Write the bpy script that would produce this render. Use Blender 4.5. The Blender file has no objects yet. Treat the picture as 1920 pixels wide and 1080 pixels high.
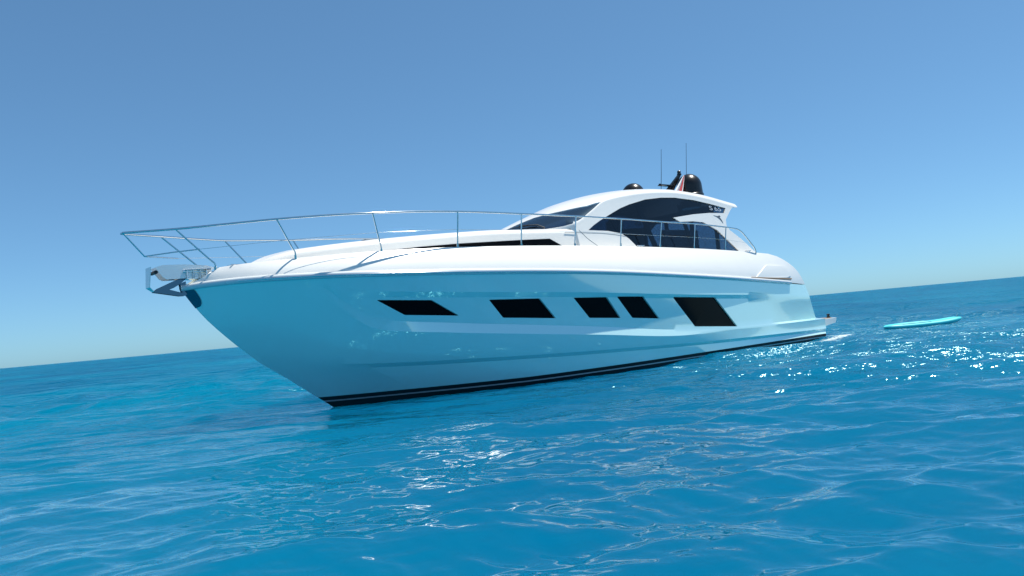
import bpy, bmesh, math, random
import numpy as np
from mathutils import Vector, Matrix
from mathutils.geometry import tessellate_polygon

random.seed(7)
R = math.radians
scene = bpy.context.scene

# ---------------------------------------------------------------- camera
CAM_H = 1.47
cam_data = bpy.data.cameras.new('camera')
cam_data.sensor_width = 36.0
cam_data.lens = 1400.0 / 1920.0 * 36.0
cam_data.clip_end = 60000
cam = bpy.data.objects.new('camera', cam_data)
scene.collection.objects.link(cam)
cam.matrix_world = Matrix.Translation((0, 0, CAM_H)) @ Matrix.Rotation(R(90 + 2.627), 4, 'X') @ Matrix.Rotation(R(-5.149), 4, 'Z')
scene.camera = cam

# ---------------------------------------------------------------- sky, sun, exposure
SUN_EL, SUN_AZ = R(68), R(68)          # azimuth clockwise from +Y
world = bpy.data.worlds.new('World'); scene.world = world
world.use_nodes = True
wn = world.node_tree
sky = wn.nodes.new('ShaderNodeTexSky')
sky.sky_type = 'NISHITA'; sky.sun_disc = False
sky.sun_elevation = SUN_EL; sky.sun_rotation = SUN_AZ
sky.altitude = 0; sky.air_density = 0.6; sky.dust_density = 0.45; sky.ozone_density = 3.0
tint = wn.nodes.new('ShaderNodeMix'); tint.data_type = 'RGBA'; tint.blend_type = 'MULTIPLY'; tint.inputs[0].default_value = 1
tint.inputs[7].default_value = (.92, 1.50, 1.83, 1)        # contrast and white balance of the picture
gam = wn.nodes.new('ShaderNodeGamma'); gam.inputs[1].default_value = .70
wn.links.new(sky.outputs[0], gam.inputs[0]); wn.links.new(gam.outputs[0], tint.inputs[6])
bg = wn.nodes['Background']; bg.inputs['Strength'].default_value = 0.10
wn.links.new(tint.outputs[2], bg.inputs[0])

sun_data = bpy.data.lights.new('sun', 'SUN')
sun_data.energy = 5.0; sun_data.angle = R(0.53); sun_data.color = (1.0, .95, .86)
sun = bpy.data.objects.new('sun', sun_data); scene.collection.objects.link(sun)
sun.location = (20, 60, 80)
sd = Vector((math.sin(SUN_AZ)*math.cos(SUN_EL), math.cos(SUN_AZ)*math.cos(SUN_EL), math.sin(SUN_EL)))
sun.rotation_euler = sd.to_track_quat('Z', 'Y').to_euler()

scene.view_settings.view_transform = 'Standard'
scene.view_settings.look = 'None'
scene.view_settings.exposure = 0.38
scene.view_settings.gamma = 1.0
scene.render.engine = 'CYCLES'
scene.cycles.sample_clamp_indirect = 3.0

# ---------------------------------------------------------------- materials
def new_mat(name):
    m = bpy.data.materials.new(name); m.use_nodes = True
    return m, m.node_tree, m.node_tree.nodes['Principled BSDF']

def mat(name, col, rough=.4, metal=0.0, coat=0.0, spec=.5, vary=.06, scale=3.0, bump=0.0, bscale=40.0, stretch=(1,1,1)):
    """principled paint with a soft procedural variation of colour and gloss"""
    m, nt, p = new_mat(name)
    tc = nt.nodes.new('ShaderNodeTexCoord'); mp = nt.nodes.new('ShaderNodeMapping')
    mp.inputs['Scale'].default_value = stretch
    nt.links.new(tc.outputs['Object'], mp.inputs[0])
    no = nt.nodes.new('ShaderNodeTexNoise'); no.inputs['Scale'].default_value = scale; no.inputs['Detail'].default_value = 5
    nt.links.new(mp.outputs[0], no.inputs['Vector'])
    mx = nt.nodes.new('ShaderNodeMix'); mx.data_type = 'RGBA'
    mx.inputs[6].default_value = tuple(c*(1-vary) for c in col) + (1,)
    mx.inputs[7].default_value = tuple(min(c*(1+vary), 1) for c in col) + (1,)
    nt.links.new(no.outputs[0], mx.inputs[0]); nt.links.new(mx.outputs[2], p.inputs['Base Color'])
    mr = nt.nodes.new('ShaderNodeMapRange'); mr.inputs[3].default_value = rough*.8; mr.inputs[4].default_value = rough*1.25
    nt.links.new(no.outputs[0], mr.inputs[0]); nt.links.new(mr.outputs[0], p.inputs['Roughness'])
    p.inputs['Metallic'].default_value = metal
    p.inputs['Specular IOR Level'].default_value = spec
    p.inputs['Coat Weight'].default_value = coat; p.inputs['Coat Roughness'].default_value = .04
    if bump:
        n2 = nt.nodes.new('ShaderNodeTexNoise'); n2.inputs['Scale'].default_value = bscale; n2.inputs['Detail'].default_value = 3
        nt.links.new(mp.outputs[0], n2.inputs['Vector'])
        b = nt.nodes.new('ShaderNodeBump'); b.inputs['Strength'].default_value = bump; b.inputs['Distance'].default_value = .01
        nt.links.new(n2.outputs[0], b.inputs['Height']); nt.links.new(b.outputs[0], p.inputs['Normal'])
    return m

def glass_mat(name, tint, rough=.015, ior=1.5):
    m, nt, p = new_mat(name)
    nt.nodes.remove(p)
    out = nt.nodes['Material Output']
    tr = nt.nodes.new('ShaderNodeBsdfTransparent'); tr.inputs[0].default_value = tint + (1,)
    gl = nt.nodes.new('ShaderNodeBsdfGlossy'); gl.inputs['Roughness'].default_value = rough
    fr = nt.nodes.new('ShaderNodeFresnel'); 
    ge = nt.nodes.new('ShaderNodeNewGeometry'); io = nt.nodes.new('ShaderNodeMapRange')     # same reflection from both faces of the pane
    io.inputs[3].default_value = ior; io.inputs[4].default_value = 1/ior
    nt.links.new(ge.outputs['Backfacing'], io.inputs[0]); nt.links.new(io.outputs[0], fr.inputs[0])
    mx = nt.nodes.new('ShaderNodeMixShader')
    nt.links.new(fr.outputs[0], mx.inputs[0]); nt.links.new(tr.outputs[0], mx.inputs[1]); nt.links.new(gl.outputs[0], mx.inputs[2])
    nt.links.new(mx.outputs[0], out.inputs['Surface'])
    return m

M = {}
M['hull'] = mat('hull_gelcoat_sea_bounce', (.66,.96,.91), rough=.14, coat=1.0, spec=.6, metal=.10, vary=.03, scale=1.2, bump=.03, bscale=1.5)  # white gelcoat; aqua light bounced off the sea is mixed into its colour
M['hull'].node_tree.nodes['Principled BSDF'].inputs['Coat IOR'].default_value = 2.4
M['white'] = mat('white_gelcoat', (.84,.825,.78), rough=.22, coat=.3, vary=.02, scale=2)
M['boot'] = mat('antifouling_black', (.006,.006,.008), rough=.35, spec=.3, vary=.3, scale=6)
M['stripe'] = mat('boot_stripe_grey', (.42,.46,.48), rough=.3, vary=.04)
M['black_glass'] = mat('black_port_glass', (.003,.003,.004), rough=.06, spec=.06, vary=.2)
M['steel'] = mat('polished_steel', (.72,.74,.74), rough=.12, metal=1.0, vary=.05, scale=8)
M['brushed'] = mat('brushed_steel', (.82,.83,.81), rough=.36, metal=.75, vary=.08, scale=14, stretch=(1,1,9))
M['steel_dark'] = mat('bow_plate_steel', (.09,.15,.20), rough=.10, metal=1.0, vary=.06, scale=5)
M['strake'] = mat('rubbing_strake', (.70,.73,.73), rough=.25, metal=.1, vary=.04)
M['black'] = mat('black_dome_plastic', (.008,.008,.009), rough=.28, spec=.5, vary=.2)
M['dark'] = mat('dark_rubber', (.015,.016,.018), rough=.5, vary=.2)
M['teak'] = mat('teak_deck', (.30,.19,.11), rough=.6, vary=.25, scale=6, stretch=(1,14,1))
M['deck'] = mat('nonskid_deck', (.74,.74,.71), rough=.55, vary=.03, bump=.2, bscale=160)
M['cream'] = mat('cream_headliner', (.62,.60,.54), rough=.6, vary=.04)
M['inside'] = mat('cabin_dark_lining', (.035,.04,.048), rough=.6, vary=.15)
M['seat'] = mat('pale_upholstery', (.45,.46,.46), rough=.6, vary=.06, bump=.2, bscale=60)
M['glass'] = glass_mat('tinted_cabin_glass', (.31,.38,.46))
M['screen_glass'] = glass_mat('windscreen_glass', (.40,.50,.58), ior=2.9)
M['clear_glass'] = glass_mat('clear_door_glass', (.90,.93,.95))
M['grey'] = mat('grey_badge', (.16,.17,.18), rough=.3, metal=.5, vary=.1)
M['silver'] = mat('silver_lettering', (.55,.60,.64), rough=.35, metal=.2, vary=.05)
M['board'] = mat('turquoise_board', (.07,.62,.66), rough=.4, vary=.05, scale=4)
M['board_pad'] = mat('board_pad', (.16,.66,.70), rough=.6, vary=.05)

# ---------------------------------------------------------------- helpers
ORI = Vector((-4.0723, 16.2050, 0)); HEAD = R(40)
S0 = 7.0
def L(s, y, z):
    return Vector((s - S0, -y, z))

def link(name, me, mats, parent=None, smooth=None):
    o = bpy.data.objects.new(name, me); scene.collection.objects.link(o)
    for m in (mats if isinstance(mats, (list, tuple)) else [mats]):
        me.materials.append(m)
    if parent is not None: o.parent = parent
    if smooth is not None:
        me.polygons.foreach_set('use_smooth', [True]*len(me.polygons))
        me.set_sharp_from_angle(angle=R(smooth))
    return o

def from_bm(name, bm, mats, parent=None, smooth=30, recalc=True):
    if recalc: bmesh.ops.recalc_face_normals(bm, faces=bm.faces[:])
    me = bpy.data.meshes.new(name); bm.to_mesh(me); bm.free()
    return link(name, me, mats, parent, smooth)

def box(bm, lo, hi, bevel=0.0):
    """box between two boat-frame corners"""
    (a, b, c), (d, e, f) = lo, hi
    vs = [bm.verts.new(L(s, y, z)) for s in (a, d) for y in (b, e) for z in (c, f)]
    fs = [bm.faces.new([vs[i] for i in q]) for q in ((0,1,3,2),(4,6,7,5),(0,4,5,1),(2,3,7,6),(0,2,6,4),(1,5,7,3))]
    if bevel:
        bmesh.ops.bevel(bm, geom=list({e for f_ in fs for e in f_.edges}), offset=bevel, segments=3, profile=.5, affect='EDGES')

def frames(pts):
    """parallel-transported frames along a polyline"""
    P = [Vector(p) for p in pts]; n = len(P); T = []
    for i in range(n):
        a = P[max(i-1, 0)]; b = P[min(i+1, n-1)]
        T.append((b - a).normalized())
    up = Vector((0,0,1)) if abs(T[0].z) < .9 else Vector((1,0,0))
    N = [(up - T[0]*up.dot(T[0])).normalized()]
    for i in range(1, n):
        v = N[-1] - T[i]*N[-1].dot(T[i]); N.append(v.normalized())
    return P, T, N

def tube(bm, pts, r, seg=10, r1=None, ry=None):
    P, T, N = frames(pts); rings = []
    for i, p in enumerate(P):
        k = i/(len(P)-1); rr = r if r1 is None else r + (r1-r)*k
        B = T[i].cross(N[i])
        rings.append([bm.verts.new(p + N[i]*(math.cos(a)*(ry or rr)) + B*(math.sin(a)*rr)) for a in [2*math.pi*j/seg for j in range(seg)]])
    for a, b in zip(rings, rings[1:]):
        for j in range(seg):
            bm.faces.new((a[j], a[(j+1)%seg], b[(j+1)%seg], b[j]))
    bm.faces.new(rings[0][::-1]); bm.faces.new(rings[-1])

def spline(pts, n=8):
    """Catmull-Rom through points"""
    P = [Vector(p) for p in pts]; out = []
    for i in range(len(P)-1):
        p0 = P[i-1] if i else P[0]*2 - P[1]; p1 = P[i]; p2 = P[i+1]
        p3 = P[i+2] if i+2 < len(P) else P[-1]*2 - P[-2]
        for j in range(n):
            t = j/n
            out.append(.5*((2*p1) + (p2-p0)*t + (2*p0-5*p1+4*p2-p3)*t*t + (3*p1-p0-3*p2+p3)*t**3))
    out.append(P[-1]); return out

def lathe(bm, prof, centre, seg=40):
    """revolve (radius, z) about a vertical axis at boat point"""
    rings = []
    for r, z in prof:
        rings.append([bm.verts.new(L(centre[0] + r*math.cos(a), centre[1] + r*math.sin(a), centre[2] + z)) for a in [2*math.pi*j/seg for j in range(seg)]])
    for a, b in zip(rings, rings[1:]):
        for j in range(seg):
            bm.faces.new((a[j], a[(j+1)%seg], b[(j+1)%seg], b[j]))
    bm.faces.new(rings[0][::-1]); bm.faces.new(rings[-1])

def round_poly(poly, rad=.04, n=4):
    """round the corners of a 2-D polygon"""
    out = []; k = len(poly)
    for i in range(k):
        p = Vector(poly[i]); a = Vector(poly[i-1]); b = Vector(poly[(i+1) % k])
        da = a - p; db = b - p
        ra = min(rad, da.length*.4, db.length*.4)
        q0 = p + da.normalized()*ra; q1 = p + db.normalized()*ra
        for j in range(n+1):
            t = j/n
            out.append(tuple(q0*(1-t)**2 + p*2*t*(1-t) + q1*t*t))
    return out

def dense(poly, step):
    out = []; k = len(poly)
    for i in range(k):
        a = Vector(poly[i]); b = Vector(poly[(i+1) % k]); m = max(1, int((b-a).length/step))
        out += [tuple(a.lerp(b, j/m)) for j in range(m)]
    return out

def prism(bm, bottom, top):
    """solid between two matching 3-D outlines"""
    n = len(bottom)
    va = [bm.verts.new(p) for p in bottom]; vb = [bm.verts.new(p) for p in top]
    for tri in tessellate_polygon([[Vector(p) for p in bottom]]):
        bm.faces.new([va[i] for i in tri])
    for tri in tessellate_polygon([[Vector(p) for p in top]]):
        bm.faces.new([vb[i] for i in tri])
    for i in range(n):
        bm.faces.new((va[i], va[(i+1)%n], vb[(i+1)%n], vb[i]))

def temp(bm):
    bmesh.ops.recalc_face_normals(bm, faces=bm.faces[:])
    me = bpy.data.meshes.new('cutter'); bm.to_mesh(me); bm.free()
    o = bpy.data.objects.new('cutter', me); scene.collection.objects.link(o); o.parent = yacht; return o

def bake(o, mods):
    """apply modifiers given as (type, settings) and drop the cutters"""
    drop = []
    for typ, kw in mods:
        m = o.modifiers.new(typ.lower(), typ)
        for k, v in kw.items(): setattr(m, k, v)
        if typ == 'BOOLEAN': m.solver = 'EXACT'; drop.append(kw['object'])
    dg = bpy.context.evaluated_depsgraph_get(); dg.update()
    me = bpy.data.meshes.new_from_object(o.evaluated_get(dg), preserve_all_data_layers=True, depsgraph=dg)
    old = o.data; o.modifiers.clear(); o.data = me; bpy.data.meshes.remove(old)
    for c in set(drop):
        bpy.data.objects.remove(c)
    return o

def resmooth(o, ang):
    me = o.data
    me.polygons.foreach_set('use_smooth', [True]*len(me.polygons)); me.set_sharp_from_angle(angle=R(ang))

def tag(o, label, cat, group=None):
    o['label'] = label; o['category'] = cat
    if group: o['group'] = group

# ---------------------------------------------------------------- hull and cabin lines
# boat frame: s = metres aft of the bow waterline, y = metres to port, z = metres above the water
def pchip(xs, ys):
    """monotone cubic through the points"""
    x = np.array(xs, float); y = np.array(ys, float)
    h = np.diff(x); d = np.diff(y) / h
    m = np.zeros_like(x)
    for i in range(1, len(x) - 1):
        if d[i-1] * d[i] > 0:
            w1 = 2*h[i] + h[i-1]; w2 = h[i] + 2*h[i-1]
            m[i] = (w1 + w2) / (w1/d[i-1] + w2/d[i])
    m[0] = d[0]; m[-1] = d[-1]
    def f(q):
        q = min(max(q, x[0]), x[-1])
        i = min(max(int(np.searchsorted(x, q)) - 1, 0), len(x) - 2)
        t = (q - x[i]) / h[i]
        return float((2*t**3-3*t**2+1)*y[i] + (t**3-2*t**2+t)*h[i]*m[i] + (-2*t**3+3*t**2)*y[i+1] + (t**3-t**2)*h[i]*m[i+1])
    return f

def lin(xs, ys):
    return lambda q: float(np.interp(q, xs, ys))

rub_y = pchip([-2.95,-2.85,-2.6,-2,-1,0,2,4,7,11,14,15.1,16.6], [0,.14,.40,.95,1.52,1.9,2.28,2.44,2.52,2.47,2.33,2.26,2.12])
rub_z = pchip([-2.95,-2.6,-2,-1,0,2.5,4.6,6.7,9.7,12.4,15.1,16.6], [2.66,2.69,2.70,2.685,2.655,2.59,2.53,2.44,2.27,2.10,1.92,1.81])
stem_pts = [(-2.95,2.66),(-2.59,2.14),(-2.21,1.73),(-1.71,1.27),(-1.07,.79),(-.52,.39),(0,0),(.6,-.42),(1.4,-.75)]
stem_z = pchip([p[0] for p in stem_pts], [p[1] for p in stem_pts])
stem_s = pchip([p[1] for p in stem_pts[::-1]], [p[0] for p in stem_pts[::-1]])
CH0 = -1.55
chine_z = pchip([-1.55,-.94,-.26,1.55,2.76,4.69,7,10.3,17], [1.13,1.04,.91,.77,.71,.62,.53,.42,.28])
chine_y = pchip([-1.55,-1,-.5,0,1,2,4,6,8,12,17], [0,.33,.62,.88,1.28,1.6,2.08,2.30,2.40,2.46,2.40])
wl_y = pchip([0,.5,1,2,3,5,8,12,17.1], [0,.27,.52,1.02,1.45,1.98,2.28,2.36,2.36])
flare = pchip([-3,-1,0,2,4,8,17], [.95,.9,.82,.7,.6,.5,.5])

def hull_y(s, z):
    """half breadth of the plain hull side"""
    R = rub_y(s); zr = rub_z(s)
    if s < CH0:
        lo, yl = stem_z(s), 0.0
    else:
        lo, yl = chine_z(s), chine_y(s)
    if z >= lo:
        u = min(max((z - lo) / max(zr - lo, 1e-4), 0), 1.15)
        return yl + (R - yl) * u ** flare(s)
    if s < 0:
        zs = stem_z(s)
        return yl * max(z - zs, 0) / max(lo - zs, 1e-4)
    if z >= 0:
        w = wl_y(s)
        return w + (yl - w) * z / lo
    return wl_y(s) * (1 + .35 * z)

deck_y = pchip([-2.95,-2.4,-2,-1,0,2,4,7,11,14,16.2], [.1,.42,.75,1.25,1.6,1.95,2.08,2.12,2.1,2.02,1.94])
deck_z = pchip([-2.95,-2.35,-1.88,-1.07,.23,2.26,4.33,7.35,10.4,13.2,14.45], [2.98,3.03,3.065,3.10,3.155,3.20,3.21,3.18,3.11,3.0,2.93])
stern_s = pchip([.66,1.21,1.74,2.05,2.39,2.70,2.86,2.93,3.3], [16.78,16.62,16.36,16.16,15.86,15.30,14.85,14.45,14.4])

cabin_side = lambda s, z: 1.80 - .22*(z - 3.2) - .03*max(0, 7 - s)**1.5
edge_z = pchip([4.85,5.9,6.34,6.93,7.55,8.5,9.26,10,10.64,11.5,12.3,13.2,14.85], [3.70,3.72,3.84,4.14,4.46,4.64,4.74,4.80,4.82,4.77,4.68,4.54,4.30])
crown_z = pchip([4.85,5.25,6.25,7.5,8.38,9.3,10.2,11,11.7,12.5,13.3,14.06,14.85], [3.80,3.95,4.31,4.73,4.93,5.05,5.11,5.13,5.11,5.05,4.94,4.82,4.68])
SF = 4.83
def edge_y(s):
    if s < 6.2:
        return cabin_side(6.2, 3.75) * (max(s - SF, .0) / (6.2 - SF)) ** .62
    return cabin_side(s, edge_z(s))
roof_n = lin([5, 6.5, 9], [1.7, 1.8, 2.1])
def roof_z(s, y):
    """height of the roof and windscreen surface"""
    ye = max(edge_y(s), .02); u = min(abs(y) / ye, 1)
    ze = edge_z(s)
    n = roof_n(s)
    return ze + (crown_z(s) - ze) * (1 - u**n) ** (1/n)

# ---------------------------------------------------------------- sea
def build_sea():
    rng = np.random.default_rng(33)
    ang = np.concatenate([np.linspace(R(-46), R(46), 760), np.linspace(R(46), R(314), 110)[1:-1]])
    inv = np.linspace(1/2.6, 1/90, 1000)
    rad = np.concatenate([[.15,.6,1.1,1.6,2.1], 1/inv, np.concatenate([np.geomspace(92, 900, 150), np.geomspace(950, 45000, 60)])])
    A, Rd = np.meshgrid(ang, rad)
    X = Rd*np.sin(A); Y = Rd*np.cos(A)
    dr = np.gradient(rad)[:, None]*np.ones_like(A)
    da = np.abs(np.gradient(ang))[None, :]*Rd
    cell = np.maximum(dr*.8, da)
    NW = 210
    lam = np.exp(rng.uniform(math.log(.10), math.log(6.5), NW))
    lam[-26:] = np.exp(rng.uniform(math.log(6), math.log(26), 26))
    wind = R(-98)
    th = wind + rng.normal(0, .52, NW)
    slope = np.interp(np.log(lam), np.log([.10,.2,.4,.8,1.4,3,6.5,10,26]), [.0085,.0130,.0175,.0205,.0215,.0165,.0080,.0060,.0045])
    amp = slope*lam/(2*math.pi)*1.414
    ph = rng.uniform(0, 6.283, NW)
    grp = 1 + .35*np.sin(X*.21 + Y*.13 + 1) * np.sin(Y*.17 - X*.09 + 2) + .25*np.sin(X*.07 - Y*.11)
    ca, sa = math.cos(HEAD), math.sin(HEAD)
    bx = X - ORI.x; by = Y - ORI.y
    bs = bx*ca + by*sa; bp = bx*sa - by*ca
    lee = np.exp(-(np.maximum(bp-1.6, 0)/2.2)**2)*np.clip((bs+1.5)/2, 0, 1)*np.clip((16-bs)/5, 0, 1)*(bp > -2)
    grp *= 1 - .55*lee
    Z = np.zeros_like(X); DX = np.zeros_like(X); DY = np.zeros_like(X); lost = np.zeros_like(X)
    for i in range(NW):
        k = 2*math.pi/lam[i]; f = np.clip((lam[i]/cell - 2.0)/2.0, 0, 1)
        lost += slope[i]**2*(1-f*f)
        rows_on = np.nonzero(f.max(1) > 0)[0]
        if len(rows_on) == 0: continue
        q = slice(0, rows_on[-1]+1)
        c, s = math.cos(th[i]), math.sin(th[i]); x_, y_ = X[q], Y[q]
        p = k*(x_*c + y_*s) + ph[i] + .6*np.sin(x_*.33*s - y_*.27*c + ph[i])
        a = amp[i]*f[q]*grp[q]
        sp_, cp_ = np.sin(p), np.cos(p)
        Z[q] += a*cp_; DX[q] -= .55*a*c*sp_; DY[q] -= .55*a*s*sp_
    far = np.sqrt(lost/np.sum(slope**2))
    # foam drifting off the stern quarter (boat frame)
    foam = np.clip(1 - np.abs(bp - 2.75 - .05*(bs-15))/.42, 0, 1)*np.clip((bs-14.6)/1.6, 0, 1)*np.clip((18.6-bs)/1.4, 0, 1)
    foam += np.clip(1 - np.abs(bs - 17.25)/.35, 0, 1)*np.clip((2.9-np.abs(bp))/.5, 0, 1)*.8
    co = np.stack([X+DX, Y+DY, Z], -1).reshape(-1, 3)
    nr, na = X.shape
    i0 = (np.arange(nr-1)[:, None]*na + np.arange(na)[None, :]).ravel()
    i1 = (np.arange(nr-1)[:, None]*na + (np.arange(na)[None, :]+1) % na).ravel()
    quads = np.stack([i0, i0+na, i1+na, i1], -1)
    me = bpy.data.meshes.new('sea')
    me.vertices.add(len(co)); me.vertices.foreach_set('co', co.ravel())
    me.loops.add(quads.size); me.loops.foreach_set('vertex_index', quads.ravel().astype(np.int32))
    me.polygons.add(len(quads)); me.polygons.foreach_set('loop_start', np.arange(0, quads.size, 4, dtype=np.int32))
    me.update(calc_edges=True)
    for nm, arr in (('far', far), ('foam', np.clip(foam, 0, 1))):
        at = me.attributes.new(nm, 'FLOAT', 'POINT'); at.data.foreach_set('value', arr.ravel().astype(np.float32))
    me.polygons.foreach_set('use_smooth', [True]*len(me.polygons))
    if me.polygons[len(me.polygons)//2].normal.z < 0: me.flip_normals()

    m, nt, p = new_mat('sea_water'); N = nt.nodes.new; K = nt.links.new
    tc = N('ShaderNodeTexCoord')
    def noise(scale, detail, stretch=(1,1,1), rot=0):
        mp = N('ShaderNodeMapping'); mp.inputs['Scale'].default_value = stretch; mp.inputs['Rotation'].default_value = (0,0,rot)
        K(tc.outputs['Object'], mp.inputs[0])
        n = N('ShaderNodeTexNoise'); n.inputs['Scale'].default_value = scale; n.inputs['Detail'].default_value = detail
        K(mp.outputs[0], n.inputs['Vector']); return n.outputs[0]
    def math_(op, a, b):
        n = N('ShaderNodeMath'); n.operation = op
        for i, v in enumerate((a, b)):
            if isinstance(v, (int, float)): n.inputs[i].default_value = v
            else: K(v, n.inputs[i])
        return n.outputs[0]
    # colour: deep blue with paler patches over sand
    big = noise(.055, 3, (1,.6,1), .4)
    cr = N('ShaderNodeValToRGB'); K(big, cr.inputs[0])
    cr.color_ramp.elements[0].position = .38; cr.color_ramp.elements[0].color = SEA_DEEP + (1,)
    cr.color_ramp.elements[1].position = .66; cr.color_ramp.elements[1].color = SEA_PALE + (1,)
    fo = N('ShaderNodeAttribute'); fo.attribute_name = 'foam'
    fn = noise(9.0, 8, (1,1.6,1), .3)
    fm = N('ShaderNodeMapRange'); fm.inputs[1].default_value = .79; fm.inputs[2].default_value = 1.05
    K(math_('ADD', math_('MULTIPLY', fo.outputs['Fac'], .55), fn), fm.inputs[0])
    fmask = math_('MULTIPLY', fm.outputs[0], math_('GREATER_THAN', fo.outputs['Fac'], .01))
    mx = N('ShaderNodeMix'); mx.data_type = 'RGBA'; K(fmask, mx.inputs[0]); K(cr.outputs[0], mx.inputs[6])
    mx.inputs[7].default_value = (.75,.80,.80,1)
    K(mx.outputs[2], p.inputs['Base Color'])
    ro = N('ShaderNodeMapRange'); K(fmask, ro.inputs[0]); ro.inputs[3].default_value = .045; ro.inputs[4].default_value = .6
    p.subsurface_method = 'BURLEY'; p.inputs['Subsurface Weight'].default_value = 0.80; p.inputs['Subsurface Radius'].default_value = (.25,1.0,1.4); p.inputs['Subsurface Scale'].default_value = SSS
    p.inputs['IOR'].default_value = 1.38; p.inputs['Specular Tint'].default_value = (.28,.92,1,1)
    # ripples: fine everywhere, wave-sized where the mesh is too coarse to carry the waves
    fa = N('ShaderNodeAttribute'); fa.attribute_name = 'far'
    fine = noise(4.5, 2, (.75,1.25,1), .1)
    mid = noise(.45, 6, (.7,1.4,1), .1)
    K(math_('ADD', ro.outputs[0], math_('MULTIPLY', fa.outputs['Fac'], .30)), p.inputs['Roughness'])
    K(math_('SUBTRACT', .5, math_('MULTIPLY', fa.outputs['Fac'], .43)), p.inputs['Specular IOR Level'])
    h = math_('ADD', math_('MULTIPLY', fine, FINE_H), math_('MULTIPLY', math_('MULTIPLY', mid, fa.outputs['Fac']), MID_H))
    bp_ = N('ShaderNodeBump'); bp_.inputs['Strength'].default_value = 1; bp_.inputs['Distance'].default_value = 1
    K(h, bp_.inputs['Height']); K(bp_.outputs[0], p.inputs['Normal'])
    o = link('sea', me, m); o['kind'] = 'structure'
    return o

SEA_DEEP = (.000, .094, .194); SEA_PALE = (.000, .152, .262)
FINE_H, MID_H, SSS = .005, 2.2, 60.0
build_sea()

# ---------------------------------------------------------------- the yacht
yacht = bpy.data.objects.new('motor_yacht', None); scene.collection.objects.link(yacht)
yacht.location = ORI + Vector((math.cos(HEAD), math.sin(HEAD), 0))*S0
yacht.rotation_euler = (0, 0, HEAD)
tag(yacht, 'white motor yacht with black hull windows and arched dark cabin glass, afloat on blue sea', 'yacht')

# ---- hull: lines from stem to stern, faired between
fc = lin([-.9,1.2,9,11,13.6,14.6,16.4], [0,1,.55,.1,.1,.7,1.9])          # ledge below the windows
fb = lin([-.5,.9,11,13,14], [0,1,.9,.3,0])                                # overhang above the windows
fd = lin([-.9,.8], [0,1])
c_hi_z = pchip([-3,-2,-1.1,-.7,-.42,.36,1.83,3.58,5.86,9.32,13.96,16.5], [2.58,2.62,2.60,2.46,2.24,1.79,1.59,1.41,1.19,.86,.73,.70])
c_wid = pchip([-1.1,-.5,.6,3.6,6,9.3,12,16.5], [.02,.14,.21,.21,.20,.16,.07,.05])
b_z = pchip([-3,-2,-1.1,-.7,-.41,.62,2.53,5.6,8.78,12.3,16.5], [2.62,2.66,2.64,2.52,2.35,2.25,2.13,1.97,1.78,1.61,1.45])
lines = [  # name, z(s), offset(s), start s, end s, rows to the next line
    ('D_lo', lambda s: chine_z(s)-.05, lambda s: -.065*fd(s), -1.50, 16.98, 1),
    ('D_hi', lambda s: chine_z(s)+.035, lambda s: 0, -1.62, 17.0, 8),
    ('C_lo', lambda s: c_hi_z(s)-c_wid(s), lambda s: .045*fc(s), -2.88, 17.0, 2),
    ('C_hi', c_hi_z, lambda s: -.055*fc(s), -2.90, 16.76, 5),
    ('B_lo', lambda s: b_z(s)-.055, lambda s: -.055*fb(s), -2.92, 16.48, 1),
    ('B_hi', lambda s: b_z(s)+.055, lambda s: .02*fb(s), -2.935, 16.45, 4),
    ('R', rub_z, lambda s: 0, -2.95, 16.28, 0)]
NC = 130
g = [ (j/NC)**1.35 for j in range(NC+1)]
def main_line(zf, of, a, b):
    return [(a+(b-a)*t, zf(a+(b-a)*t), of(a+(b-a)*t)) for t in g]
rows = []; rowmat = []
boot_z = lambda s: .245 - .016*s if s < 4 else .181 - .002*(s-4)
for zf, a in ((lambda s: -.75, 1.4), (lambda s: -.35, .52), (lambda s: 0, 0), (lambda s: boot_z(s)-.115, -.165), (lambda s: boot_z(s)-.085, -.205), (boot_z, -.31)):
    rows.append([(s, z, 0) for s, z, o in main_line(zf, lambda s: 0, a, 16.9)])
rowmat += [1, 1, 1, 2, 1, 0]
L0 = None
for i, (n, zf, of, a, b, sub) in enumerate(lines):
    cur = main_line(zf, of, a, b)
    if L0 is not None:
        prev, k = L0
        for q in range(1, k):
            f = q/k
            rows.append([tuple(u[c]*(1-f)+v[c]*f for c in range(3)) for u, v in zip(prev, cur)]); rowmat.append(0)
    rows.append(cur); rowmat.append(0)
    L0 = (cur, sub)
bm = bmesh.new()
side = {}
for sg in (1, -1):
    gridv = []
    for r_i, row in enumerate(rows):
        line = []
        for c_i, (s, z, o) in enumerate(row):
            y = 0 if c_i == 0 else max(hull_y(s, z) + o, .004)
            if r_i == 0: y = 0
            if c_i == 0: s = stem_s(z)
            line.append(bm.verts.new(L(s, sg*y, z)))
        gridv.append(line)
    side[sg] = gridv
    for r_i in range(len(rows)-1):
        for c_i in range(NC):
            f = bm.faces.new((gridv[r_i][c_i], gridv[r_i][c_i+1], gridv[r_i+1][c_i+1], gridv[r_i+1][c_i]))
            f.material_index = rowmat[r_i]
a, b = side[1], side[-1]
for r_i in range(len(rows)-1):                      # transom
    f = bm.faces.new((a[r_i][NC], b[r_i][NC], b[r_i+1][NC], a[r_i+1][NC])) if r_i else bm.faces.new((a[0][NC], b[1][NC], a[1][NC]))
    f.material_index = rowmat[r_i]
for c_i in range(NC):                               # closed under the deck
    bm.faces.new((a[-1][c_i], a[-1][c_i+1], b[-1][c_i+1], b[-1][c_i]))
bmesh.ops.remove_doubles(bm, verts=bm.verts[:], dist=.0008)
hull = from_bm('hull', bm, [M['hull'], M['boot'], M['stripe']], yacht, 17)

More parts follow.
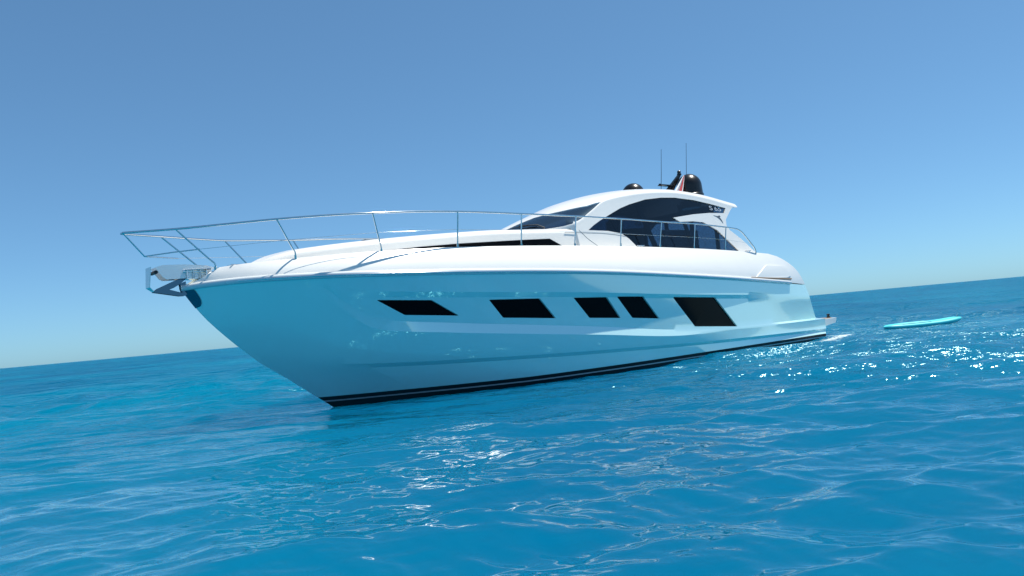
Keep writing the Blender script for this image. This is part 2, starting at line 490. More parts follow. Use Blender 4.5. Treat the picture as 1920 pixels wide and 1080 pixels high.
# ---- hull windows: shallow pockets with black panes
wins = [[(.28,2.165),(1.45,2.085),(2.10,1.715),(.90,1.82)],
        [(2.79,2.01),(4.17,1.96),(4.63,1.475),(3.17,1.59)],
        [(5.18,1.925),(6.30,1.88),(6.74,1.335),(5.67,1.41)],
        [(6.64,1.88),(7.64,1.83),(8.21,1.225),(7.16,1.31)],
        [(8.83,1.765),(10.78,1.66),(11.68,.765),(9.68,.91)]]
def hy(s, z):
    """hull with its recess"""
    zb, zc = b_z(s)-.055, c_hi_z(s)
    f = min(max((z-zc)/max(zb-zc, .01), 0), 1)
    return hull_y(s, z) + (-.055*fc(s))*(1-f) + (-.055*fb(s))*f
for sg in (1, -1):
    for w in wins:
        cen = (sum(p[0] for p in w)/4, sum(p[1] for p in w)/4)
        w_out = round_poly(w, .035)
        bm = bmesh.new()
        prism(bm, [L(s, sg*(hy(s, z)-.085), z) for s, z in w_out], [L(s, sg*(hy(s, z)+.12), z) for s, z in w_out])
        cut = temp(bm)
        bake(hull, [('BOOLEAN', dict(operation='DIFFERENCE', object=cut))])
        w_in = round_poly([(cen[0]+(p[0]-cen[0])*.995, cen[1]+(p[1]-cen[1])*.985) for p in w], .03)
        bm = bmesh.new()
        prism(bm, [L(s, sg*(hy(s, z)-.080), z) for s, z in w_in], [L(s, sg*(hy(s, z)-.045), z) for s, z in w_in])
        from_bm('hull_window', bm, M['black_glass'], yacht, 30)
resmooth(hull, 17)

# ---- bow chafe plate on both cheeks of the stem
bm = bmesh.new()
zs = np.linspace(2.66, 2.29, 16)
for sg in (1, -1):
    rows_ = []
    for z in zs:
        s0 = stem_s(z); q = (z - 2.29)/.37
        wdt = .195*math.sqrt(max(1-(1-q)**2.2, 0))*(1-.18*q) + .004
        rows_.append([L(s0 - .012 + wdt*k/6, sg*(hull_y(s0 + wdt*k/6, z) + .008) if k else 0, z) for k in range(7)])
    vv = [[bm.verts.new(p) for p in r_] for r_ in rows_]
    for i in range(len(vv)-1):
        for k in range(6):
            bm.faces.new((vv[i][k], vv[i][k+1], vv[i+1][k+1], vv[i+1][k]))
bmesh.ops.remove_doubles(bm, verts=bm.verts[:], dist=.0008)
from_bm('bow_plate', bm, M['steel_dark'], yacht, 40)

# ---- rubbing strake with a steel strip
for sg in (1, -1):
    st = [-2.93 + (15.15+2.93)*(j/90)**1.3 for j in range(91)]
    bm = bmesh.new(); tube(bm, [L(s, sg*(rub_y(s)+.012), rub_z(s)+.03) for s in st], .05, 12, ry=.062)
    o = from_bm('rubbing_strake', bm, M['strake'], yacht, 50)
    bm = bmesh.new(); tube(bm, [L(s, sg*(rub_y(s)+.060), rub_z(s)+.02) for s in st], .012, 8, ry=.02)
    from_bm('steel_strip', bm, M['steel'], o, 60)

# ---- bulwark, deck and aft coaming
NB = 90
gb = [(j/NB)**1.2 for j in range(NB+1)]
def bul(r, t):
    a = -2.93 + (-2.36+2.93)*r
    zz = lambda s: (rub_z(s)+.03)*(1-r) + deck_z(s)*r
    b = 16.28
    for _ in range(12):
        b = stern_s(zz(b))
    if r > .985: b = 14.47
    s = a + (b-a)*t
    y = rub_y(s) - (rub_y(s) - deck_y(s))*r**1.55
    return s, y, zz(s)
rr = [0,.12,.25,.4,.55,.68,.8,.9,.96,1.0]
bm = bmesh.new(); edge = {}
for sg in (1, -1):
    vv = []
    for r in rr:
        vv.append([bm.verts.new(L(s, sg*y, z)) for s, y, z in (bul(r, t) for t in gb)])
    for dy, dz in ((-.03,.006),(-.09,.0),(-.12,-.03),(-.13,-.22)):
        vv.append([bm.verts.new(L(s, sg*max(y+dy, .02), z+dz)) for s, y, z in (bul(1, t) for t in gb)])
    for i in range(len(vv)-1):
        for j in range(NB):
            bm.faces.new((vv[i][j], vv[i][j+1], vv[i+1][j+1], vv[i+1][j]))
    edge[sg] = [v[NB] for v in vv[:len(rr)]]
for i in range(len(rr)-1):
    bm.faces.new((edge[1][i], edge[-1][i], edge[-1][i+1], edge[1][i+1]))
from_bm('bulwark', bm, M['white'], yacht, 32)

bm = bmesh.new(); da = []; 
for t in gb:
    s, y, z = bul(1, t); y = max(y-.128, .02)
    da.append([bm.verts.new(L(s, y*k, z - .14 + .05*(1-k*k))) for k in (1,.5,0,-.5,-1)])
for u, v in zip(da, da[1:]):
    for k in range(4): bm.faces.new((u[k], u[k+1], v[k+1], v[k]))
from_bm('deck', bm, M['deck'], yacht, 30)

# vent fairing with a slot and a hinge line, aft quarter of the bulwark
def bul_pt(s, z, off):
    r = (z - rub_z(s) - .03)/(deck_z(s) - rub_z(s) - .03)
    r = min(max(r, 0), 1)
    return rub_y(s) - (rub_y(s) - deck_y(s))*r**1.55 + off
vp = [(13.0,2.16),(13.9,2.545),(15.05,2.50),(15.38,2.20),(15.0,2.11)]
vs_ = [(12.75,2.155),(15.28,2.045),(15.30,2.085),(12.75,2.185)]
for sg in (1, -1):
    bm = bmesh.new(); d_ = dense(round_poly(vp, .12), .15)
    prism(bm, [L(s, sg*bul_pt(s, z, -.03), z) for s, z in d_], [L(s, sg*bul_pt(s, z, .028), z) for s, z in d_])
    o = from_bm('engine_vent', bm, M['white'], yacht, 35)
    bm = bmesh.new(); d_ = dense(vs_, .3)
    prism(bm, [L(s, sg*bul_pt(s, z, -.02), z) for s, z in d_], [L(s, sg*bul_pt(s, z, .034), z) for s, z in d_])
    from_bm('vent_slot', bm, M['teak'], o, 35)

# ---- swim platform
bm = bmesh.new()
box(bm, (16.2,-2.2,.50), (17.02,2.2,.668), .02)
from_bm('platform_step', bm, M['white'], yacht, 40)
bm = bmesh.new()
out_ = [(17.03,2.32),(18.05,2.22),(18.16,2.10),(18.20,1.2),(18.22,0),(18.20,-1.2),(18.16,-2.10),(18.05,-2.22),(17.03,-2.32)]
prism(bm, [L(s - .10*(s > 17.5), y, .40 if s < 17.5 else .46) for s, y in out_], [L(s, y, .63) for s, y in out_])
plat = from_bm('swim_platform', bm, M['white'], yacht, 30)
bm = bmesh.new()
prism(bm, [L(17.10+(s-17.1)*.95, y*.93, .625) for s, y in out_], [L(17.10+(s-17.1)*.95, y*.93, .640) for s, y in out_])
from_bm('teak_planking', bm, M['teak'], plat, 30)
bm = bmesh.new(); lathe(bm, [(.06,0),(.06,.05),(.045,.07),(.03,.09),(.055,.11),(.055,.14),(.02,.15)], (17.95,1.98,.63), 16)
from_bm('mooring_post', bm, M['dark'], plat, 40)

# ---- coachroof
co_y = pchip([-1.62,-1.5,-1.2,-.7,0,.7,2.6,4.4,5.7,6.6], [.28,.52,.82,1.08,1.26,1.40,1.52,1.64,1.72,1.76])
co_z = pchip([-1.62,-1.45,-1.2,-.82,-.19,.75,2.04,3,3.87,6.6], [3.10,3.19,3.28,3.35,3.42,3.50,3.60,3.66,3.70,3.74])
def co_sec(s):
    y, z = co_y(s), co_z(s); h = z - 2.93; e = min(.34, y*.5)
    pts = [(y, 2.93), (y-.03, 2.93+h*.3), (y-.065, z-.16)]
    for q in (15,35,55,75,90):
        a_ = R(q); pts.append((y-.07-e+e*math.cos(a_), z-.15+.15*math.sin(a_)))
    pts += [((y-.07-e)*.5, z+.03), (0, z+.04)]
    return pts
bm = bmesh.new(); cols = []
st = [-1.62,-1.55,-1.45,-1.3,-1.1,-.9,-.7,-.45,-.2,.1,.4] + list(np.linspace(.8, 6.6, 36))
for s in st:
    p = co_sec(s); full = p + [(-y, z) for y, z in p[-2::-1]]
    cols.append([bm.verts.new(L(s + (.0 if s > -1 else .10*(z-2.93)), y, z)) for y, z in full])
for u, v in zip(cols, cols[1:]):
    for k in range(len(u)-1): bm.faces.new((u[k], u[k+1], v[k+1], v[k]))
bm.faces.new(cols[0]); bm.faces.new(cols[-1])
from_bm('coachroof', bm, M['white'], yacht, 32)

def co_side(s, z, off=0):
    p = co_sec(s)
    return float(np.interp(z, [q[1] for q in p[:4]], [q[0] for q in p[:4]])) + off
cw = [(.55,3.10),(.75,3.205),(1.64,3.285),(2.6,3.345),(4.4,3.415),(5.28,3.44),(5.85,3.16),(5.9,3.08)]
for sg in (1, -1):
    d_ = dense(cw, .35); bm = bmesh.new()
    prism(bm, [L(s, sg*co_side(s, z, -.03), z) for s, z in d_], [L(s, sg*co_side(s, z, .012), z) for s, z in d_])
    from_bm('deck_window', bm, M['black_glass'], yacht, 20)
# sun pad hatches on the foredeck roof
for s_, w_ in ((1.2,.32),(2.6,.34)):
    bm = bmesh.new(); z_ = co_z(s_)+.03
    box(bm, (s_-.3,-w_,z_-.02), (s_+.3,w_,z_+.035), .012)
    from_bm('deck_hatch', bm, M['glass'], yacht, 30)

# ---- cabin shell
def cabin_sections(inset):
    out = []
    ss = [4.86,4.9,4.96,5.04,5.14,5.26,5.4,5.55,5.7,5.85,6.0,6.1] + list(np.linspace(6.2, 14.85, 76))
    for s in ss:
        ye = max(edge_y(s), .05); ze = edge_z(s); zc = crown_z(s); n = roof_n(s)
        zb = 2.93 if s >= 6.15 else ze - .04
        pts = []
        for k in range(12):
            z = zb + (ze-zb)*k/12
            y = cabin_side(s, z) if s >= 6.15 else ye
            pts.append((y, z))
        for k in range(25):
            a_ = math.pi/2*k/24
            pts.append((ye*max(math.cos(a_), 0)**(2/n), ze + (zc-ze)*math.sin(a_)**(2/n)))
        pts[-1] = (0, zc)
        if inset:
            pts = [(y*(1-inset/max(ye, .3)), zb + (z-zb)*(1-inset/2.0)) for y, z in pts]
        out.append((s, pts))
    return out
def shell(inset):
    bm = bmesh.new(); cols = []
    for s, p in cabin_sections(inset):
        full = p + [(-y, z) for y, z in p[-2::-1]]
        cols.append([bm.verts.new(L(s + (inset*.8 if s < 6 else 0), y, z)) for y, z in full])
    for u, v in zip(cols, cols[1:]):
        for k in range(len(u)-1): bm.faces.new((u[k], u[k+1], v[k+1], v[k]))
    bmesh.ops.recalc_face_normals(bm, faces=bm.faces[:])
    top = max(bm.faces, key=lambda f: f.calc_center_median().z)
    if top.normal.z < 0: bmesh.ops.reverse_faces(bm, faces=bm.faces[:])
    return bm

arch = [(6.63,3.66),(6.88,3.80),(7.16,3.93),(7.76,4.17),(8.1,4.30),(8.5,4.42),(9.26,4.595),(10.01,4.68),(10.64,4.705),(11.53,4.665),(12.29,4.575),(13.10,4.455),
        (12.96,4.285),(12.14,4.27),(11.31,4.205),(10.31,4.08),(10.56,3.955),(11.2,3.985),(11.69,3.965),(12.3,3.72),(13.1,3.07),(13.06,3.02),(10.82,3.02),(8.62,3.04),(8.36,3.20),(8.12,3.43),(7.86,3.58),(7.36,3.645)]
def outline_arc(n0, n1, u):
    return [(s, max(edge_y(s), .05)*u) for s in np.linspace(n0, n1, 12)]
pane = [(5.02,.20),(5.55,.27),(5.96,.39),(6.26,.70),(6.57,1.0),(6.99,1.36),(7.42,edge_y(7.42)*.985)] + outline_arc(7.3, 5.22, .985) + [(5.1,.36)]
def arch_cutter(g=1.0):
    bm = bmesh.new(); prism(bm, [L(s, -3, z) for s, z in arch], [L(s, 3, z) for s, z in arch]); return temp(bm)
def side_cutter(poly, sg):
    bm = bmesh.new(); prism(bm, [L(s, .6*sg, z) for s, z in poly], [L(s, 3*sg, z) for s, z in poly]); return temp(bm)
def pane_cutter(sg):
    bm = bmesh.new(); prism(bm, [L(s, sg*y, 3.0) for s, y in pane], [L(s, sg*y, 6) for s, y in pane]); return temp(bm)
aft_cut = [(13.50,4.50),(13.36,4.42),(13.13,4.24),(12.92,4.07),(12.86,3.88),(12.95,3.74),(13.45,3.44),(14.05,2.98),(14.2,2.8),(16,2.8),(16,4.5)]
def aft_cutter():
    bm = bmesh.new(); prism(bm, [L(s, -3, z) for s, z in aft_cut], [L(s, 3, z) for s, z in aft_cut]); return temp(bm)
tail_cut = [(13.70,1.75),(13.78,1.45),(13.98,1.2),(14.34,.92),(14.52,.6),(14.54,0),(14.52,-.6),(14.34,-.92),(13.98,-1.2),(13.78,-1.45),(13.70,-1.75),(13.7,-3),(16,-3),(16,3),(13.7,3)]
def tail_cutter():
    bm = bmesh.new(); prism(bm, [L(s, y, 4.2) for s, y in tail_cut], [L(s, y, 6) for s, y in tail_cut]); return temp(bm)
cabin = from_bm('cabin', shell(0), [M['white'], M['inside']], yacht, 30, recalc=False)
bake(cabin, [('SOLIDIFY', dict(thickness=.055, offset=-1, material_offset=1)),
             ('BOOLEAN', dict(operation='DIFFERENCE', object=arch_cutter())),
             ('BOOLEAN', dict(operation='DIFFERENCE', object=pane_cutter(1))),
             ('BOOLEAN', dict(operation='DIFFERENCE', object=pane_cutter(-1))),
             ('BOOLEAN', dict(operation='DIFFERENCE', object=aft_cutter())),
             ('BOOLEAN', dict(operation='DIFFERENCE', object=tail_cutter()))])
resmooth(cabin, 30)
for sg in (1, -1):
    o = from_bm('side_window', shell(.03), M['glass'], yacht, 30, recalc=False)
    bake(o, [('SOLIDIFY', dict(thickness=.008, offset=-1)), ('BOOLEAN', dict(operation='INTERSECT', object=side_cutter(arch, sg)))]); resmooth(o, 30)
    if sg == 1: side_glass = o
    o = from_bm('windscreen', shell(.022), M['screen_glass'], yacht, 30, recalc=False)
    bake(o, [('SOLIDIFY', dict(thickness=.008, offset=-1)), ('BOOLEAN', dict(operation='INTERSECT', object=pane_cutter(sg)))]); resmooth(o, 30)
    bm = bmesh.new()                                      # wiper parked along the foot of the pane
    def sp(s, y, d): return L(s, sg*y, roof_z(s, y) + d)
    tube(bm, [sp(5.62,1.15,.02), sp(5.55,.95,.035), sp(5.40,.72,.04), sp(5.30,.52,.03)], .016, 6)
    tube(bm, [sp(5.16,.40,.02), sp(5.33,.62,.025), sp(5.58,.92,.02)], .011, 6)
    from_bm('wiper', bm, M['dark'], yacht, 50)

# ---- inside the cabin: floor, dash, bulkhead, pillars, seats
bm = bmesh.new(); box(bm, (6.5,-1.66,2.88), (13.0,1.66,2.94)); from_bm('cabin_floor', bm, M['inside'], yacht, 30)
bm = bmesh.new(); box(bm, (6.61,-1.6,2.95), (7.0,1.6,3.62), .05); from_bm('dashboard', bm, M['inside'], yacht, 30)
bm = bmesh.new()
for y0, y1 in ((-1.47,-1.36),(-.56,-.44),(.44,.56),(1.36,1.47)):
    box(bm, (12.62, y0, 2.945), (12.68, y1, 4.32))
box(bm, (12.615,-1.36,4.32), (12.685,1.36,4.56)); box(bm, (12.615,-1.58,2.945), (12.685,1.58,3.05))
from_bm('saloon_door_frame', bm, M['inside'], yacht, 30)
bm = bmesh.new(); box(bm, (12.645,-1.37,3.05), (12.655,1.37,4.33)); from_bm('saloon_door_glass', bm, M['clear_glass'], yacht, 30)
for sg in (1, -1):
    for s_, d_, w_ in ((8.1,.55,.12),(9.35,.45,.16),(11.0,.15,.12)):
        bm = bmesh.new(); yb_, yt_ = 1.70, 1.42
        prism(bm, [L(s_, sg*yb_, 2.95), L(s_+w_, sg*yb_, 2.95), L(s_+w_, sg*(yb_-.06), 2.95), L(s_, sg*(yb_-.06), 2.95)],
                  [L(s_-d_, sg*yt_, 4.5), L(s_-d_+w_, sg*yt_, 4.5), L(s_-d_+w_, sg*(yt_-.06), 4.5), L(s_-d_, sg*(yt_-.06), 4.5)])
        from_bm('window_pillar', bm, M['inside'], yacht, 30)
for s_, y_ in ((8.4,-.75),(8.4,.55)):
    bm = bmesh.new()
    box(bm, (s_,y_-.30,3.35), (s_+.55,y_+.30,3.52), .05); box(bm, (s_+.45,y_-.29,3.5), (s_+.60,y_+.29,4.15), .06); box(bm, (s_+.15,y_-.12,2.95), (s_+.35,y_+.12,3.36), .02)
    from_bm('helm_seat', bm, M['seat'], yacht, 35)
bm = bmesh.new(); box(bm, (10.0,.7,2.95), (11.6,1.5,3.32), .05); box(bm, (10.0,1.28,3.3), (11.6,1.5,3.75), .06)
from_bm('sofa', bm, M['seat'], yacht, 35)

for sg in (1, -1):
    for pts in ([(5.8,3.60),(6.6,3.585),(7.4,3.56),(8.0,3.50)], [(6.3,3.66),(6.55,3.42),(6.9,3.18),(7.05,3.02)]):
        bm = bmesh.new()
        tube(bm, spline([L(s, sg*(cabin_side(s, z)+.001) if s > 6.2 else sg*(co_side(s, 3.5)+.004), z) for s, z in pts], 5), .005, 6)
        from_bm('panel_joint', bm, M['grey'], cabin, 60)

# ---- lettering and emblem on the port and starboard cheeks
def text_mesh(txt, size, depth):
    c = bpy.data.curves.new('letters', 'FONT'); c.body = txt; c.size = size; c.extrude = depth; c.space_character = 1.25
    o = bpy.data.objects.new('letters', c); scene.collection.objects.link(o)
    dg = bpy.context.evaluated_depsgraph_get(); dg.update()
    me = bpy.data.meshes.new_from_object(o.evaluated_get(dg)); bpy.data.objects.remove(o); return me
for sg in (1, -1):
    for i_, ch in enumerate(('S', '6', '5')):
        me = text_mesh(ch, .20, .004)
        xs = [v.co.x for v in me.vertices]; x0, x1 = min(xs), max(xs)
        for v in me.vertices:
            u = (v.co.x - x0)/(x1 - x0)
            a0 = (12.26, 12.52, 12.70)[i_]; a0 = a0 if sg > 0 else 25.12 - a0 - .15
            s = a0 + .15*(u if sg > 0 else 1 - u); z = 4.375 + v.co.y - .05*(s-12.24)
            v.co = L(s, sg*(cabin_side(s, z) - .024 + v.co.z), z)
        link('letter', me, M['silver'], yacht)
    bird = [(12.32,4.20),(12.50,4.175),(12.56,4.185),(12.63,4.205),(12.68,4.165),(12.60,4.14),(12.66,4.10),(12.70,4.02),(12.71,3.94),(12.655,4.01),(12.60,4.07),(12.53,4.12),(12.46,4.155)]
    bm = bmesh.new(); prism(bm, [L(s, sg*(cabin_side(s, z)-.006), z) for s, z in bird], [L(s, sg*(cabin_side(s, z)+.006), z) for s, z in bird])
    from_bm('emblem', bm, M['grey'], yacht, 30)

# ---- domes, antennas, mast
roof_at = lambda s, y: roof_z(s, y)
bm = bmesh.new()
prof = [(.39,0),(.455,.02),(.455,.15),(.435,.17),(.43,.19)] + [(.43-.004*k,.19+.24*k/4) for k in range(1,5)] + [(.414*math.cos(R(q)), .43+.43*math.sin(R(q))) for q in range(8,90,8)] + [(.01,.86)]
lathe(bm, prof, (13.42,0,roof_at(13.42,0)+.10)); 
dome = from_bm('satellite_dome', bm, M['black'], yacht, 40)
bm = bmesh.new(); lathe(bm, [(.34,-.2),(.34,.12)], (13.42,0,roof_at(13.42,0)), 24); lathe(bm, [(.03,-.1),(.03,.12),(.05,.14),(.05,.2)], (13.92,.12,roof_at(13.92,0)+.02), 12)
from_bm('dome_base', bm, M['black'], dome, 40)
bm = bmesh.new()
lathe(bm, [(.28,-.05),(.33,0),(.345,.05)] + [(.345*math.cos(R(q)), .05+.33*math.sin(R(q))) for q in range(8,90,8)] + [(.01,.38)], (10.66,-.1,roof_at(10.66,0)-.06))
from_bm('radar_dome', bm, M['black'], yacht, 40)
for (s_, y_, h_, ds) in ((12.27,-.3,1.68,.25),(13.74,-.42,2.26,.34)):
    z0 = roof_at(s_, y_)-.02; bm = bmesh.new()
    tube(bm, [L(s_, y_, z0), L(s_+.005, y_, z0+.14)], .022, 10)
    tube(bm, [L(s_+.005, y_, z0+.13), L(s_+ds*.5, y_, z0+h_*.5), L(s_+ds, y_, z0+h_)], .0105, 8, r1=.006)
    from_bm('whip_antenna', bm, M['dark'], yacht, 40)
# raked light mast
mz = roof_at(12.2,-.1)-.03
bm = bmesh.new()
prism(bm, [L(12.0,-.16,mz), L(12.42,-.16,mz), L(12.42,-.04,mz), L(12.0,-.04,mz)], [L(13.00,-.135,mz+.80), L(13.13,-.135,mz+.80), L(13.13,-.065,mz+.80), L(13.00,-.065,mz+.80)])
mast = from_bm('light_mast', bm, M['black'], yacht, 30)
bm = bmesh.new(); lathe(bm, [(.05,0),(.075,.01),(.075,.05),(.06,.06),(.06,.14),(.03,.17)], (13.08,-.1,mz+.79), 16)
from_bm('mast_light', bm, M['black'], mast, 40)
bm = bmesh.new(); box(bm, (12.02,-.2,mz+.40), (12.62,0,mz+.43), .008); box(bm, (11.98,-.13,mz+.385), (12.07,-.07,mz+.46), .01)
from_bm('mast_bracket', bm, M['black'], mast, 40)

# ---- guard rails
def rail_path(sg):
    pts = [(-3.91,.03,3.75),(-3.85,.10,3.75),(-3.11,.49,3.765),(-2.38,.95,3.79),(-1.55,1.44,3.825),(-.68,1.72,3.87),(.24,1.93,3.905),(1.22,2.01,3.945),(2.25,2.06,3.965),(3.13,2.1,3.96),
           (4.03,2.11,3.95),(5.78,2.13,3.93),(7.42,2.15,3.895),(9.07,2.13,3.85),(10.6,2.11,3.82),(12.14,2.10,3.745),(12.62,2.09,3.71),(12.80,2.09,3.68),(13.0,2.09,3.59),(13.34,2.085,3.33),(13.58,2.08,3.13),(13.66,2.07,3.02),(13.68,2.06,2.93)]
    return [L(s, sg*y, z) for s, y, z in pts]
stan = [((-2.41,.41,2.93),(-2.42,.42,3.10),(-3.11,.49,3.75)), ((-1.12,1.19,3.0),(-1.13,1.20,3.20),(-1.55,1.44,3.81)), ((.52,1.69,3.08),(.50,1.70,3.24),(.24,1.93,3.89)),
        ((2.25,1.94,3.18),(2.25,1.96,3.3),(2.25,2.06,3.95)), ((4.0,2.04,3.19),(4.0,2.05,3.3),(4.03,2.11,3.94)), ((5.72,2.06,3.18),(5.72,2.07,3.3),(5.78,2.13,3.92)),
        ((7.37,2.08,3.16),(7.37,2.09,3.3),(7.42,2.15,3.885)), ((8.98,2.07,3.12),(8.98,2.08,3.25),(9.07,2.13,3.84)), ((10.52,2.06,3.09),(10.52,2.07,3.2),(10.60,2.11,3.81)), ((12.09,2.03,3.03),(12.09,2.04,3.15),(12.14,2.10,3.735))]
wire_pts = [(-3.56,.03,3.315),(-2.77,.70,3.355),(-1.35,1.32,3.44),(.38,1.81,3.53),(2.25,2.0,3.585),(4.02,2.08,3.575),(5.75,2.10,3.55),(7.40,2.12,3.51),(9.02,2.10,3.47),(10.56,2.09,3.43),(12.11,2.07,3.37),(13.42,2.08,3.25)]
for sg in (1, -1):
    bm = bmesh.new(); tube(bm, spline(rail_path(sg), 5), .021, 12)
    rail = from_bm('guard_rail', bm, M['steel'], yacht, 60)
    for i, (p0, p1, p2) in enumerate(stan):
        bm = bmesh.new()
        tube(bm, spline([L(p0[0], sg*p0[1], p0[2]), L(p1[0], sg*p1[1], p1[2]), L(*[(p1[k]*.8+p2[k]*.2)*(sg if k == 1 else 1) for k in range(3)]), L(p2[0], sg*p2[1], p2[2])], 4), .0165, 10)
        tube(bm, [L(p0[0], sg*p0[1], p0[2]), L(p1[0], sg*p1[1], p1[2]-.04)], .026, 10)
        from_bm('stanchion', bm, M['steel'], rail, 60)
    bm = bmesh.new()
    w = [L(s, sg*y, z) for s, y, z in wire_pts]
    tube(bm, w[1:], .0045, 6)
    from_bm('guard_wire', bm, M['steel'], rail, 60)
    bm = bmesh.new()
    tube(bm, [L(-3.90,sg*.012,3.745), L(-3.56,sg*.012,3.315)], .012, 8)
    tube(bm, [L(-3.56,sg*.012,3.315), L(-3.15,sg*.40,3.34), L(-2.77,sg*.70,3.355)], .012, 8)
    from_bm('pulpit_strut', bm, M['steel'], rail, 60)

# ---- anchor roller and stem bracket
bm = bmesh.new()
for sg in (1, -1):
    cheek = [(-3.44,3.09),(-3.30,3.13),(-2.9,3.135),(-2.5,3.11),(-2.35,3.06),(-2.55,2.88),(-3.24,2.855),(-3.30,2.89)]
    prism(bm, [L(s, sg*.150, z) for s, z in cheek], [L(s, sg*.162, z) for s, z in cheek])
roller = from_bm('anchor_roller', bm, M['brushed'], yacht, 30)
bm = bmesh.new()
prism(bm, [L(-3.52,-.165,3.10), L(-3.52,.165,3.10), L(-3.55,.13,2.72), L(-3.46,.06,2.64), L(-3.46,-.06,2.64), L(-3.55,-.13,2.72)],
          [L(-3.505,-.165,3.10), L(-3.505,.165,3.10), L(-3.535,.13,2.72), L(-3.445,.06,2.64), L(-3.445,-.06,2.64), L(-3.535,-.13,2.72)])
from_bm('front_plate', bm, M['brushed'], roller, 30)
bm = bmesh.new()
for sg in (1, -1):
    tri = [(-3.47,2.63),(-3.40,2.68),(-2.93,2.90),(-2.86,2.88),(-2.93,2.72),(-2.96,2.56),(-3.05,2.555)]
    hole = None
    prism(bm, [L(s, sg*.05, z) for s, z in [(-3.47,2.63),(-3.38,2.70),(-2.93,2.90),(-2.85,2.88),(-2.98,2.77),(-3.10,2.70),(-3.18,2.67)]], [L(s, sg*.062, z) for s, z in [(-3.47,2.63),(-3.38,2.70),(-2.93,2.90),(-2.85,2.88),(-2.98,2.77),(-3.10,2.70),(-3.18,2.67)]])
    prism(bm, [L(s, sg*.05, z) for s, z in [(-3.47,2.63),(-3.18,2.67),(-2.95,2.60),(-2.90,2.54),(-3.0,2.54)]], [L(s, sg*.062, z) for s, z in [(-3.47,2.63),(-3.18,2.67),(-2.95,2.60),(-2.90,2.54),(-3.0,2.54)]])
    prism(bm, [L(s, sg*.05, z) for s, z in [(-2.98,2.77),(-2.88,2.82),(-2.84,2.60),(-2.90,2.54),(-2.95,2.60)]], [L(s, sg*.062, z) for s, z in [(-2.98,2.77),(-2.88,2.82),(-2.84,2.60),(-2.90,2.54),(-2.95,2.60)]])
from_bm('stem_bracket', bm, M['steel_dark'], roller, 30)
bm = bmesh.new()
tube(bm, [L(-3.42,-.15,3.0), L(-3.42,.15,3.0)], .035, 14); tube(bm, [L(-3.05,-.15,2.93), L(-3.05,.15,2.93)], .05, 14)
from_bm('roller_pin', bm, M['dark'], roller, 40)
bm = bmesh.new()
box(bm, (-2.9,-.15,2.855), (-1.7,.15,2.875)); box(bm, (-2.95,.168,2.97), (-2.5,.182,3.03), .004)
for k in range(4):
    tube(bm, [L(-2.88+.12*k,.20,2.86), L(-2.88+.12*k,.20,3.02)], .014, 8)
tube(bm, spline([L(-2.92,.20,3.02), L(-2.7,.22,3.025), L(-2.45,.24,3.03)], 4), .014, 8)
from_bm('fairlead', bm, M['steel'], roller, 40)
bm = bmesh.new(); lathe(bm, [(.12,0),(.12,.05),(.07,.07),(.06,.12),(.1,.15),(.1,.19),(.03,.2)], (-1.95,0,2.93), 20)
from_bm('windlass', bm, M['steel'], yacht, 40)
for sg in (1, -1):
    for s_ in (-2.05, 8.2, 13.4):
        z_ = deck_z(s_)-.02 if s_ > 0 else 3.0; y_ = deck_y(s_)-.06 if s_ > 0 else .62
        bm = bmesh.new()
        tube(bm, [L(s_-.14, sg*y_, z_+.06), L(s_+.14, sg*y_, z_+.06)], .013, 8)
        for d in (-.05,.05): tube(bm, [L(s_+d, sg*y_, z_-.02), L(s_+d, sg*y_, z_+.06)], .013, 8)
        from_bm('cleat', bm, M['steel'], yacht, 40)

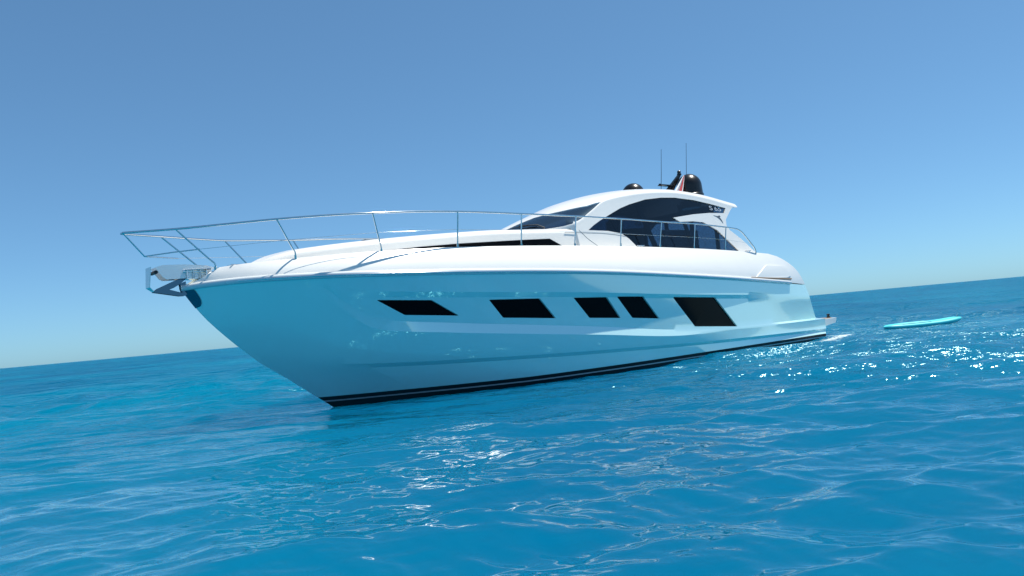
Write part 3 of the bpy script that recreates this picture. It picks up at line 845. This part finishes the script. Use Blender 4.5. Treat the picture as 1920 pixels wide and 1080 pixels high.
# ---- small ensign hanging beside the mast
def flag():
    m, nt, p = new_mat('red_white_bunting'); N = nt.nodes.new; K = nt.links.new
    uv = N('ShaderNodeUVMap'); uv.uv_map = 'cloth'
    sp_ = N('ShaderNodeSeparateXYZ'); K(uv.outputs[0], sp_.inputs[0])
    mm = N('ShaderNodeMath'); mm.operation = 'MULTIPLY'; K(sp_.outputs[0], mm.inputs[0]); mm.inputs[1].default_value = 3.0
    fr = N('ShaderNodeMath'); fr.operation = 'FRACT'; K(mm.outputs[0], fr.inputs[0])
    gt = N('ShaderNodeMath'); gt.operation = 'GREATER_THAN'; K(fr.outputs[0], gt.inputs[0]); gt.inputs[1].default_value = .5
    mx = N('ShaderNodeMix'); mx.data_type = 'RGBA'; K(gt.outputs[0], mx.inputs[0])
    mx.inputs[6].default_value = (.78,.78,.77,1); mx.inputs[7].default_value = (.55,.06,.07,1)
    K(mx.outputs[2], p.inputs['Base Color']); p.inputs['Roughness'].default_value = .8
    W = yacht.matrix_basis
    bm = bmesh.new(); uvl = bm.loops.layers.uv.new('cloth'); vv = []
    n = 14
    for i in range(n+1):
        t = i/n; row = []
        for j in range(n+1):
            q = j/n
            s = 13.04 - .70*t + q*(.05 + .50*t**.9); z = mz + .76 - .66*t - .05*q*t
            y = .10 + .05*math.sin(q*11)*t**.7 + .03*t
            row.append(bm.verts.new(L(s, y, z)))
        vv.append(row)
    for i in range(n):
        for j in range(n):
            f = bm.faces.new((vv[i][j], vv[i][j+1], vv[i+1][j+1], vv[i+1][j]))
            for lp, (a_, b_) in zip(f.loops, ((j,i),(j+1,i),(j+1,i+1),(j,i+1))): lp[uvl].uv = (a_/n, b_/n)
    o = from_bm('flag', bm, m, None, 60)
    o.location = yacht.location; o.rotation_euler = yacht.rotation_euler
    bake(o, [('SOLIDIFY', dict(thickness=.004, offset=0))]); resmooth(o, 60)
    tag(o, 'small red and white flag hanging furled beside the black dome on the yacht roof', 'flag')
flag()

# ---------------------------------------------------------------- paddleboard adrift astern
def paddleboard():
    root = bpy.data.objects.new('paddleboard', None); scene.collection.objects.link(root)
    root.location = (14.62, 27.0, .02); root.rotation_euler = (R(2), R(-.5), R(7))
    bm = bmesh.new(); n = 36; cols = []
    for i in range(n+1):
        t = -1 + 2*i/n
        w = .34*(1-abs(t)**5)**.5 if abs(t) < 1 else 0
        w = max(w, .02); x = 1.5*t
        z = .10*max(t, 0)**2.6 + .03*max(-t, 0)**2.5; th_ = .075*(1-abs(t)**10) + .02
        ring = []
        for k in range(16):
            a_ = 2*math.pi*k/16; c, s = math.cos(a_), math.sin(a_)
            ring.append(bm.verts.new((x, w*math.copysign(abs(c)**.6, c), z + .06 + th_*math.copysign(abs(s)**.7, s))))
        cols.append(ring)
    for u, v in zip(cols, cols[1:]):
        for k in range(16): bm.faces.new((u[k], u[(k+1)%16], v[(k+1)%16], v[k]))
    bm.faces.new(cols[0]); bm.faces.new(cols[-1])
    from_bm('board_body', bm, M['board'], root, 50)
    bm = bmesh.new()
    vs = []
    for i in range(13):
        t = -.62 + .75*i/12; z = .10*max(t, 0)**2.6 + .03*max(-t, 0)**2.5 + .06 + .0955
        vs.append([bm.verts.new((1.5*t, y, z)) for y in (-.26, -.1, .1, .26)])
    for u, v in zip(vs, vs[1:]):
        for k in range(3): bm.faces.new((u[k], u[k+1], v[k+1], v[k]))
    o = from_bm('deck_pad', bm, M['board_pad'], root, 40); bake(o, [('SOLIDIFY', dict(thickness=.006, offset=0))])
    bm = bmesh.new()
    tube(bm, spline([(1.30,0,.19),(1.36,0,.23),(1.42,0,.21)], 4), .012, 6)
    from_bm('carry_handle', bm, M['dark'], root, 50)
    tag(root, 'turquoise paddleboard adrift on the sea behind the yacht', 'paddleboard')
paddleboard()
